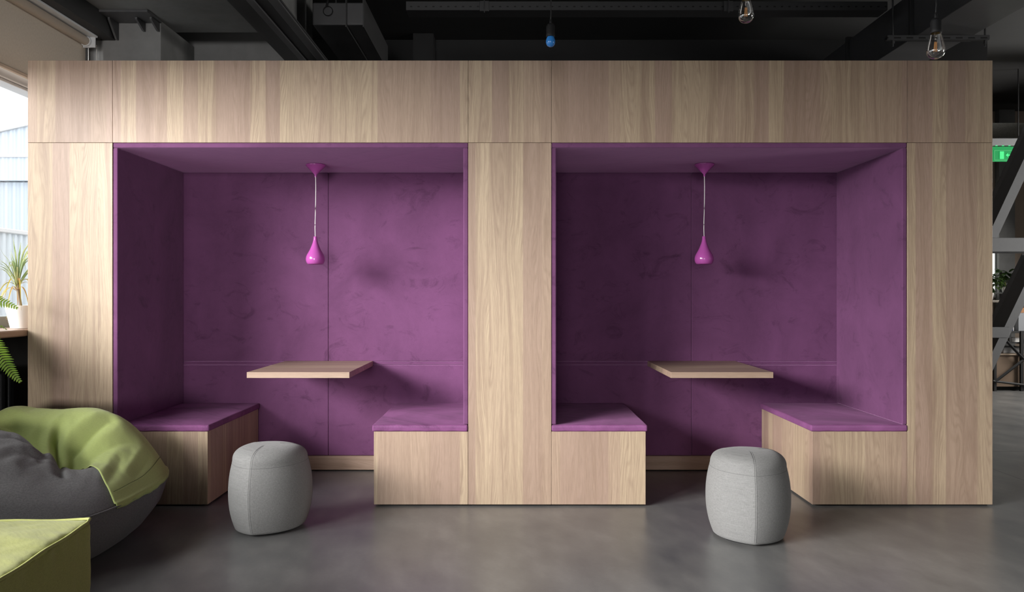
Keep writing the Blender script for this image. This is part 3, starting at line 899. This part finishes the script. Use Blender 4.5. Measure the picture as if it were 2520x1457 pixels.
frond(fern, [fc, (-2.76, 3.86, 1.16), fpx(-70, 790, 4.0), fpx(-25, 796, 4.05), fpx(0, 802, 4.06), fpx(18, 812, 4.06)], 0.018, 4, 0.3, 0.6)
frond(fern, [fc, (-2.86, 3.70, 1.30), (-2.84, 3.55, 1.25), (-2.80, 3.45, 1.10)], 0.05, 5, 0.2)

# ------------------------------------------------------------------ dracaena in the ribbed pot
dc = Vector((X(52, 4.60), 4.60, 0.989))
dr = empty('potted_dracaena', dc, 'spiky dracaena in a white ribbed pot on the window sill', 'plant')
bm = bmesh.new()
prof = [(0.0, 0.0015), (0.054, 0.0015)]
for i in range(13):
    t = i/12; r = 0.055 + 0.026*t; prof += [(r + 0.0015, 0.006 + 0.118*t), (r, 0.0105 + 0.118*t)]
prof += [(0.083, 0.134), (0.078, 0.134), (0.076, 0.122), (0.0, 0.120)]
add_lathe(bm, prof, dc, 40); obj('flower_pot', bm, M['white_pot'], dr, True, 60)
bm = bmesh.new(); add_lathe(bm, [(0.0, 0.1215), (0.075, 0.1215)], dc, 24); obj('soil', bm, M['soil'], dr)
tp = dc + Vector((-0.022, 0.0, 0.262))
bm = bmesh.new(); add_tube(bm, catmull([dc + Vector((0.0, 0, 0.118)), dc + Vector((-0.012, 0, 0.19)), tp], 5), 0.008, 8); obj('trunk', bm, plain('dracaena_trunk', (0.22, 0.16, 0.10), 0.8), dr, True)
rnd = random.Random(5)
bg, by_ = bmesh.new(), bmesh.new()
for i in range(54):
    az = rnd.random()*2*PI; up = rnd.random()
    L = 0.19 + 0.10*rnd.random()
    c, s = math.cos(az), math.sin(az)*0.75
    base = tp + Vector((0, 0, -0.05 + 0.06*rnd.random()))
    if up > 0.82:
        L *= 0.95; reach, rise, drop = 0.45, 0.85, 0.0
    elif up > 0.42:
        reach, rise, drop = 0.75, 0.55, 0.15
    else:
        reach, rise, drop = 0.65, 0.10, 0.70
    reach *= 0.85
    p1 = base + Vector((c*L*reach*0.45, s*L*reach*0.45, L*rise*0.75))
    p2 = base + Vector((c*L*reach*0.85, s*L*reach*0.85, L*(rise - drop*0.35)))
    p3 = base + Vector((c*L*reach*1.15, s*L*reach*1.15, L*((rise*1.25 if up > 0.82 else rise*0.85) - drop)))
    p1, p2, p3 = [Vector((min(q.x, -2.725), min(q.y, 5.5), q.z)) for q in (p1, p2, p3)]
    add_blade(bg if (up > 0.30) else by_, catmull([base, p1, p2, p3], 5), 0.0048, lambda t: (0.6+0.5*math.sin(PI*t))*(1-t**2)+0.03, side=(math.cos(az+1.2), -0.3, math.sin(az)*0.3) if up > 0.82 else None)
obj('green_leaves', bg, M['drac_green'], dr); obj('yellow_leaves', by_, M['drac_yellow'], dr)

# ------------------------------------------------------------------ outside
def corrugated(name, horizontal_joints, col, pitch):
    t = NT(name)
    x, y, z = t.xyz()
    s = t.math('SINE', t.math('MULTIPLY', y, 2*PI/pitch))
    f = t.math('MULTIPLY_ADD', s, 0.05, 0.95)
    c = t.mix(1.0, col, t.comb(f, f, f), 'MULTIPLY')
    t.bump(s, 0.8, 0.03)
    return t.set(Base_Color=c, Roughness=0.5)
fence_m = corrugated('white_ribbed_sheet', [], (0.86, 0.92, 0.95), 0.11)
struct('ground_outside', [(-40, -3.25, -12, 45, -0.12, -0.02)], plain('pale_yard_paving', (0.45, 0.46, 0.47), 0.9)).name = 'floor_yard'
fe = empty('yard_fence', (-6.0, 11, 0), 'white ribbed metal fence outside the window', 'fence')
def ribbed(x, y0, y1, z0, z1, pitch, dep):
    bm = bmesh.new(); pts = []
    y = y0
    while y < y1:
        pts += [(x, y), (x + dep, y + pitch*0.15), (x + dep, y + pitch*0.5), (x, y + pitch*0.65)]; y += pitch
    pts += [(x, y), (x - 0.02, y), (x - 0.02, y0)]
    add_prism(bm, pts, 'z', z0, z1); return bm
obj('fence_sheet', ribbed(-6.0, 7.4, 15.0, 0.0, 1.92, 0.11, 0.018), plain('white_ribbed_sheet_metal', (0.80, 0.85, 0.88), 0.5, var=0.03), fe)
bm = bmesh.new(); add_box(bm, -6.03, -5.96, 7.4, 15.0, 1.921, 1.975, bev=0.01); obj('fence_cap', bm, M['white_pot'], fe)
def hall_sheet(name, col, pitch):
    t = NT(name); x, y, z = t.xyz()
    sn = t.math('SINE', t.math('MULTIPLY', x, 2*PI/pitch))
    f = t.math('MULTIPLY_ADD', sn, 0.06, 0.94)
    c = t.mix(1.0, col, t.comb(f, f, f), 'MULTIPLY'); t.bump(sn, 0.8, 0.03)
    return t.set(Base_Color=c, Roughness=0.5)
ha = empty('warehouse', (-14, 22, 0), 'pale ribbed metal warehouse seen through the window', 'building')
bm = bmesh.new(); add_prism(bm, [(-38, 0.0), (-7.5, 0.0), (-7.5, 4.33), (-38, 4.33)], 'y', 22.15, 22.5); obj('lower_wall', bm, hall_sheet('pale_grey_ribbed_cladding', (0.60, 0.66, 0.72), 0.22), ha)
bm = bmesh.new(); add_prism(bm, [(-38, 4.36), (-7.5, 4.36), (-7.5, 7.0), (-8.2, 7.0), (-20.0, 4.37), (-38, 4.37)], 'y', 22.0, 22.5); obj('gable_wall', bm, hall_sheet('pale_blue_ribbed_cladding', (0.66, 0.72, 0.79), 0.22), ha)
bm = bmesh.new(); add_prism(bm, [(-20.2, 4.36), (-8.2, 6.98), (-7.3, 6.98), (-7.3, 7.13), (-8.2, 7.13), (-20.2, 4.50)], 'y', 21.9, 22.5); obj('roof_edge', bm, M['white_pot'], ha)
bm = bmesh.new(); add_box(bm, -17.0, -7.5, 21.95, 21.998, 5.0, 5.08); obj('wall_band', bm, M['white_pot'], ha)

# ------------------------------------------------------------------ overhead steel and ducts
ib = empty('ceiling_beam', (-1.58, 2.0, 3.13), 'dark steel ceiling beam running into depth, left of the stubby duct', 'beam')
bm = bmesh.new(); add_box(bm, -1.745, -1.414, -2.0, 7.9, 2.998, 3.012, bev=0.002); add_box(bm, -1.66, -1.62, -2.0, 5.64, 3.012, 3.129); obj('beam_flange', bm, M['steel_dark'], ib)
bm = bmesh.new(); add_box(bm, -1.612, -1.565, -2.0, 7.9, 2.980, 2.9975, bev=0.004, seg=2); obj('beam_rib', bm, M['duct'], ib)
bm = bmesh.new(); add_box(bm, -1.480, -1.416, -2.0, 7.9, 2.982, 2.9975, bev=0.006, seg=2); obj('beam_rib', bm, M['duct'], ib)

du = empty('duct_stub', (-1.3, 6.0, 3.2), 'short dark box duct with flanges beside the steel beam', 'duct')
box('duct_body', (-1.49, -1.10, 6.0, 6.95, 3.22, 3.39), M['duct'], du, 0.01, 2)
for x in (-1.235, -1.105):
    bm = bmesh.new(); add_box(bm, x, x + 0.008, 5.97, 7.15, 3.195, 3.42); obj('flange', bm, M['steel_dark'], du)
bm = bmesh.new(); add_tube(bm, [(-1.37 + 0.035*math.cos(a*PI/12), 5.985, 3.32 + 0.035*math.sin(a*PI/12)) for a in range(25)], 0.003, 6, False); add_tube(bm, [(-1.37, 5.985, 3.40), (-1.38, 5.985, 3.355)], 0.008, 8); obj('cable_loop', bm, M['black_plastic'], du)
for x in (-1.40, -1.18):
    bm = bmesh.new(); add_tube(bm, [(x, 6.4, 3.385), (x, 6.4, 3.749)], 0.006, 6); obj('hanger_rod', bm, M['steel_dark'], du)

def slots(name, base, pitch, w, h, zc):
    t = NT(name)
    x, y, z = t.xyz()
    fx = t.math('ABSOLUTE', t.math('SUBTRACT', t.math('FRACT', t.math('DIVIDE', t.math('ADD', x, 10.0), pitch)), 0.5))
    m = t.math('MULTIPLY', t.math('LESS_THAN', fx, w/pitch/2), t.math('LESS_THAN', t.math('ABSOLUTE', t.math('SUBTRACT', z, zc)), h/2))
    c = t.mix(m, base, (0.002, 0.002, 0.002))
    return t.set(Base_Color=c, Roughness=0.45)
ct = empty('cable_tray', (1.0, 5.95, 3.3), 'long perforated dark cable tray hanging behind the blue bulb', 'cable tray')
bm = bmesh.new(); add_box(bm, -0.77, 2.80, 5.900, 5.903, 3.296, 3.36); obj('side_rail', bm, slots('slotted_dark_steel', (0.05, 0.05, 0.052), 0.055, 0.016, 0.009, 3.322), ct)
bm = bmesh.new(); add_box(bm, -0.77, 2.80, 5.9035, 6.05, 3.296, 3.299); add_box(bm, -0.77, 2.80, 6.05, 6.053, 3.296, 3.36); obj('tray_bottom', bm, plain('dark_tray_steel', (0.03, 0.03, 0.032), 0.5, var=0.3, scale=40), ct)
for px in (1192, 1792):
    x = X(px, 5.9)
    box('joint_plate', (x-0.035, x+0.035, 5.890, 5.899, 3.285, 3.362), M['steel_dark'], ct, 0.003)
    bm = bmesh.new(); add_tube(bm, [(x, 5.884, 3.27), (x, 5.884, 3.749)], 0.004, 6); obj('hanger_rod', bm, M['steel_dark'], ct)

rd = empty('ventilation_duct', (3.2, 6.0, 3.1), 'large dark rectangular ventilation duct at the upper right', 'duct')
for (ya, yb) in ((-2.0, 5.93), (5.97, 7.05), (7.09, 7.98)):
    box('duct_section', (3.01, 3.43, ya, yb, 3.105, 3.45), M['duct'], rd, 0.004)
for y in (5.935, 7.055):
    box('duct_flange', (2.985, 3.455, y, y + 0.03, 3.08, 3.475), M['steel_dark'], rd, 0.003)
sr_ = empty('duct_hanger', (3.1, 5.9, 3.07), 'slotted dark strut on threaded rods carrying the large duct', 'hanger')
def strut():
    t = slots('slotted_strut_steel', (0.06, 0.06, 0.063), 0.09, 0.05, 0.010, 3.058)
    bm = bmesh.new(); add_box(bm, 2.75, 3.50, 5.80, 5.84, 3.045, 3.079, bev=0.003); obj('strut', bm, t, sr_)
strut()
bm = bmesh.new(); add_tube(bm, [(2.80, 5.82, 3.0), (2.80, 5.82, 3.749)], 0.007, 8); add_lathe(bm, [(0.0, 3.022), (0.013, 3.022), (0.013, 3.040), (0.0, 3.040)], (2.80, 5.82, 0), 6); obj('threaded_rod', bm, M['steel_dark'], sr_)
bm = bmesh.new(); add_tube(bm, [(3.475, 5.82, 3.0), (3.475, 5.82, 3.749)], 0.007, 8); add_lathe(bm, [(0.0, 3.022), (0.013, 3.022), (0.013, 3.040), (0.0, 3.040)], (3.475, 5.82, 0), 6); obj('threaded_rod', bm, M['steel_dark'], sr_)
struct('trim_3', [(-0.95, -0.75, 7.8, 7.999, 0.0, 3.749)], M['dark_paint'])

# ------------------------------------------------------------------ grey steel bracing right of the booth
def h_bar(a, b, w, dep, tf=0.012, tw=0.012):
    """I-section: flanges face the camera (normal y), web along y. a,b are (x,z) of the front flange's left edge"""
    bm = bmesh.new()
    (xa, za), (xb, zb) = a, b
    d = Vector((xb-xa, 0, zb-za)).normalized(); nrm = Vector((d.z, 0, -d.x))
    if nrm.x < 0: nrm = -nrm
    def slab(u0, u1, y0, y1):
        vs = []
        for (x, z) in ((xa, za), (xb, zb)):
            for u in (u0, u1):
                for y in (y0, y1): vs.append(bm.verts.new((x + nrm.x*u, y, z + nrm.z*u)))
        for f in ((0,1,3,2),(4,6,7,5),(0,4,5,1),(2,3,7,6),(0,2,6,4),(1,5,7,3)): bm.faces.new([vs[i] for i in f])
    y0 = 6.30
    slab(0, w, y0, y0+tf); slab(0, w, y0+dep-tf, y0+dep); slab(w/2-tw/2, w/2+tw/2, y0+tf, y0+dep-tf)
    return bm
sb = empty('steel_bracing', (4.0, 6.4, 0), 'grey painted steel bracing of diagonal beams right of the booth', 'steel frame')
sl = (2.257-1.736)/(4.068-3.826)
obj('diagonal_beam', h_bar((3.826-0.10/sl, 1.636), (3.826 + (3.74-1.736)/sl, 3.74), 0.072, 0.23), M['steel_grey'], sb)
obj('diagonal_beam', h_bar((3.92-0.939/2.08, 0.0), (3.92 + (1.523-0.939)/2.08, 1.523), 0.066, 0.23), M['steel_grey'], sb)
bm = bmesh.new(); add_box(bm, 3.60, 5.2, 6.26, 6.275, 1.524, 1.634, bev=0.002); add_box(bm, 3.60, 5.2, 6.275, 6.50, 1.573, 1.585); add_box(bm, 3.60, 5.2, 6.50, 6.515, 1.524, 1.634); obj('cross_beam', bm, M['steel_grey'], sb)
bm = bmesh.new(); add_box(bm, 3.55, 3.945, 6.285, 6.297, 0.845, 0.930, bev=0.002); obj('tie_plate', bm, M['steel_grey'], sb)
bm = bmesh.new(); add_prism(bm, [(5.2, 0), (5.35, 0), (5.35, 3.749), (5.2, 3.749)], 'y', 6.3, 6.5); obj('post', bm, M['steel_grey'], sb)

# ------------------------------------------------------------------ exit sign
es = empty('exit_sign', (5.6, 9.0, 2.9), 'glowing green exit sign hanging beyond the grey bracing', 'sign')
YS = 9.0
box('sign_housing', (X(2440, YS), X(2512, YS), YS, YS + 0.06, Z(357, YS), Z(340, YS)), M['steel_grey'], es, 0.004)
def emis(name, col, s):
    t = NT(name); t.set(Base_Color=(0.02, 0.2, 0.06), Roughness=0.3); t.bsdf.inputs['Emission Color'].default_value = (*col, 1); t.bsdf.inputs['Emission Strength'].default_value = s; return t.m
pl = box('sign_plate', (X(2443, YS), X(2508, YS), YS + 0.02, YS + 0.028, Z(397, YS), Z(360, YS)), emis('green_sign_glow', (0.005, 0.16, 0.045), 1.2), es, 0.001)
bm = bmesh.new(); xa, xb, za, zb = X(2449, YS), X(2503, YS), Z(394, YS), Z(369, YS)
for b in ((xa, xb, za, za+0.006), (xa, xb, zb-0.006, zb), (xa, xa+0.006, za, zb), (xb-0.006, xb, za, zb)): add_box(bm, b[0], b[1], YS+0.017, YS+0.0195, b[2], b[3])
obj('sign_border', bm, emis('pale_green_glow', (0.08, 0.34, 0.14), 1.0), pl)
bm = bmesh.new(); add_box(bm, X(2463, YS), X(2473, YS), YS+0.016, YS+0.0195, Z(390.5, YS), Z(372, YS)); obj('door_symbol', bm, emis('bright_green_glow', (0.08, 0.80, 0.26), 1.0), pl)
bm = bmesh.new(); add_prism(bm, [(X(2477.5, YS), Z(381, YS)), (X(2483, YS), Z(376, YS)), (X(2483, YS), Z(379.5, YS)), (X(2493, YS), Z(379.5, YS)), (X(2493, YS), Z(382.5, YS)), (X(2483, YS), Z(382.5, YS)), (X(2483, YS), Z(386, YS))], 'y', YS+0.016, YS+0.0195); obj('arrow_symbol', bm, emis('bright_green_glow_arrow', (0.08, 0.80, 0.26), 1.0), pl)
M['led'] = emis('green_led', (0.05, 1.0, 0.3), 1.2)
for px in (2454, 2470, 2486): box('sign_lamp', (X(px-2.5, YS), X(px+2.5, YS), YS+0.01, YS+0.016, Z(357.8, YS)-0.004, Z(357.8, YS)), M['led'], es)
bm = bmesh.new(); add_tube(bm, [(X(2510, YS), YS+0.03, Z(340, YS)-0.005), (X(2510, YS), YS+0.03, 3.7495)], 0.006, 8); obj('hanger_rod', bm, M['steel_dark'], es)
# tray and louvre above it
bt = empty('perforated_tray', (6.3, 10.0, 3.2), 'dark perforated metal tray above the exit sign', 'cable tray')
def holes(name):
    t = NT(name); tc = t.n('ShaderNodeTexCoord'); v = t.n('ShaderNodeTexVoronoi'); v.inputs['Scale'].default_value = 26.0; v.inputs['Randomness'].default_value = 0.2
    t.l(tc.outputs['Object'], v.inputs['Vector']); c = t.mix(t.math('LESS_THAN', v.outputs['Distance'], 0.33), (0.10, 0.10, 0.09), (0.003, 0.003, 0.003)); return t.set(Base_Color=c, Roughness=0.5)
box('tray_sheet', (5.9, 6.9, 9.9, 10.8, 3.32, 3.325), holes('perforated_steel'), bt)
for x in (6.0, 6.8):
    bm = bmesh.new(); add_tube(bm, [(x, 10.3, 3.325), (x, 10.3, 3.7495)], 0.006, 6); obj('hanger_rod', bm, M['steel_dark'], bt)
rdd = empty('round_duct', (6.6, 8.6, 3.3), 'black round duct behind the grey diagonal beam', 'duct')
bm = bmesh.new(); add_tube(bm, [(5.72, 8.55, 3.42), (8.35, 8.55, 3.42)], 0.22, 32); obj('duct_pipe', bm, M['dark_paint'], rdd, True, 40)
for x in (6.6, 7.6):
    bm = bmesh.new(); add_tube(bm, [(x, 8.55, 3.6), (x, 8.55, 3.7495)], 0.006, 6); obj('hanger_rod', bm, M['steel_dark'], rdd)

# ------------------------------------------------------------------ far office
YO = 9.8
struct('trim_4', [(X(2459, 11.0), X(2498, 11.0), 11.0, 11.099, 0.0, 3.749)], M['dark_paint2'])   # concrete column
fw = tag(bpy.data.objects.new('window_9', None), kind='structure'); fw.location = (X(2446, 11.08), 11.08, 1.6); COL.objects.link(fw)
wl_m = emis('daylit_frosted_pane', (1.0, 0.98, 0.95), 1.1)
bm = bmesh.new(); add_box(bm, X(2385, 11.08), X(2448, 11.08), 11.085, 11.095, 1.2, 2.6); obj('window_pane', bm, wl_m, fw)
bm = bmesh.new(); add_box(bm, X(2448, 11.08), X(2450, 11.08), 11.07, 11.099, 1.15, 2.65); obj('window_frame', bm, M['white_frame'], fw)

dk = empty('work_table', (6.4, YO, 0), 'black iron table with crossed braces beyond the booth', 'table')
box('table_top', (X(2484, YO), 8.2, YO, YO + 0.7, 0.715, 0.74), M['black_iron'], dk, 0.002)
box('low_shelf', (X(2488, YO), 8.2, YO + 0.02, YO + 0.68, 0.585, 0.60), M['black_iron'], dk)
def bar(a, b, Y, t):
    bm = bmesh.new(); add_tube(bm, [(X(a[0], Y), Y, Z(a[1], Y)), (X(b[0], Y), Y, Z(b[1], Y))], t, 4); return bm
obj('brace', bar((2470, 832), (2521, 886), YO - 0.03, 0.017), M['black_iron'], dk)
obj('brace', bar((2521, 884), (2448, 940), YO - 0.03, 0.017), M['black_iron'], dk)
obj('stretcher', bar((2444, 938), (2640, 962), YO - 0.03, 0.014), M['black_iron'], dk)
box('leg', (X(2445, YO), X(2451, YO), YO - 0.015, YO + 0.02, 0.0, 0.50), M['black_iron'], dk)
box('leg', (X(2511, YO), X(2518, YO), YO - 0.012, YO + 0.02, 0.0, 0.74), M['black_iron'], dk)
box('leg', (X(2484, YO), X(2489, YO), YO, YO + 0.03, 0.60, 0.715), M['black_iron'], dk)
M['cardboard'] = plain('brown_wood_board', (0.16, 0.11, 0.075), 0.7)
cb = empty('low_cabinet', (6.6, YO+0.1, 0), 'low brown wooden cabinet behind the crossed braces', 'cabinet')
box('cabinet_body', (X(2452, YO+0.05), 8.2, YO + 0.05, YO + 0.6, 0.05, 0.44), M['cardboard'], cb, 0.002)
box('cabinet_top', (X(2450, YO+0.05), 8.2, YO + 0.03, YO + 0.62, 0.4401, 0.455), plain('pale_wood_top', (0.30, 0.23, 0.17), 0.5), cb, 0.002)
box('plinth', (X(2460, YO+0.05), 8.1, YO + 0.1, YO + 0.55, 0.0, 0.0499), M['black_gap'], cb)
def single(name, b, mat, label, cat, bev=0.002, group=None):
    o = box(name, b, mat, None, bev); recentre(o, ((b[0]+b[1])/2, (b[2]+b[3])/2, b[4])); return tag(o, label, cat, group)
single('document_tray', (X(2483, YO), X(2545, YO), YO + 0.12, YO + 0.4, 0.4551, 0.535), M['steel_grey'], 'grey tray lying on the low brown cabinet', 'tray', 0.01)
single('binder', (X(2490, YO), X(2499, YO), YO + 0.05, YO + 0.33, 0.7401, 0.88), plain('navy_blue_board', (0.015, 0.03, 0.09), 0.4), 'navy blue binder standing on the black iron table', 'binder')
single('book', (X(2499.6, YO), X(2501.5, YO), YO + 0.05, YO + 0.30, 0.7401, 0.90), M['white_pot'], 'thin white book standing beside the navy binder', 'book')
fb = single('file_box', (X(2510, YO), X(2560, YO), YO + 0.03, YO + 0.3, 0.7401, 0.96), plain('grey_board', (0.24, 0.25, 0.27), 0.6), 'grey file box on the black iron table at the frame edge', 'box')
single('paper_stack', (X(2488, YO+.1), X(2507, YO+.1), YO + 0.08, YO + 0.38, 0.6001, 0.655), M['white_pot'], 'white paper stack on the shelf under the iron table top', 'paper')
single('wooden_crate', (X(2496, 10.2), X(2600, 10.2), 10.2, 10.45, 0.7401, 1.02), plain('orange_wood', (0.42, 0.20, 0.09), 0.6), 'orange wooden crate at the back of the iron table', 'crate')
# indoor plants in the far office
def bush(name, c, n, R, size, seed, label, pot):
    e = empty(name, c, label, 'plant')
    rnd = random.Random(seed); bm = bmesh.new()
    for i in range(n):
        d = Vector((rnd.uniform(-1, 1), rnd.uniform(-1, 1), rnd.uniform(-0.6, 1.0)))
        p = Vector(c) + Vector((0, 0, R*0.8)) + d*R*0.75
        q = Vector((rnd.uniform(-1, 1), rnd.uniform(-1, 0.5), rnd.uniform(-0.7, 0.5))).normalized()*size*(0.7+0.6*rnd.random())
        add_blade(bm, [p, p + q*0.33, p + q*0.7 + Vector((0, 0, -size*0.06)), p + q + Vector((0, 0, -size*0.22))], size*0.24, lambda t: math.sin(PI*min(1, 0.1+0.9*t))**0.7 + 0.03)
    obj('foliage', bm, M['dark_leaf'], e)
    bm = bmesh.new(); pr, ph = pot
    add_lathe(bm, [(0.0, -ph), (pr*0.75, -ph), (pr, 0.0), (pr*0.9, 0.0), (pr*0.88, -0.01), (0.0, -0.012)], c, 24); obj('flower_pot', bm, M['white_pot'], e, True, 40)
    bm = bmesh.new(); add_tube(bm, [(c[0], c[1], c[2]-0.01), (c[0], c[1], c[2]+R*0.8)], 0.008, 6); obj('stem', bm, M['fern_stem'], e)
st = empty('plant_stand', (6.48, 10.80, 0), 'round pale plant table behind the grey bracing', 'table')
bm = bmesh.new(); add_lathe(bm, [(0.0, 1.085), (0.24, 1.085), (0.25, 1.10), (0.24, 1.115), (0.0, 1.115)], (6.48, 10.80, 0), 40); obj('table_top', bm, plain('pale_stone_top', (0.35, 0.31, 0.27), 0.6), st, True, 40)
bm = bmesh.new(); add_lathe(bm, [(0.0, 0.0), (0.16, 0.0), (0.15, 0.02), (0.03, 0.05), (0.03, 1.084)], (6.48, 10.80, 0), 24); obj('pedestal', bm, M['black_iron'], st, True, 40)
bush('leafy_plant', (6.42, 10.70, 1.215), 90, 0.16, 0.10, 3, 'dark leafy plant on the round table behind the bracing', (0.08, 0.099))
ps = single('wall_shelf', (X(2462, 10.85), X(2500, 10.85), 10.80, 10.999, 1.20, 1.22), M['steel_dark'], 'small dark shelf on the concrete column', 'shelf')
bush('leafy_plant', (X(2474, 10.88), 10.88, 1.30), 46, 0.13, 0.13, 8, 'small leafy plant in a pale pot on the column shelf', (0.045, 0.079))
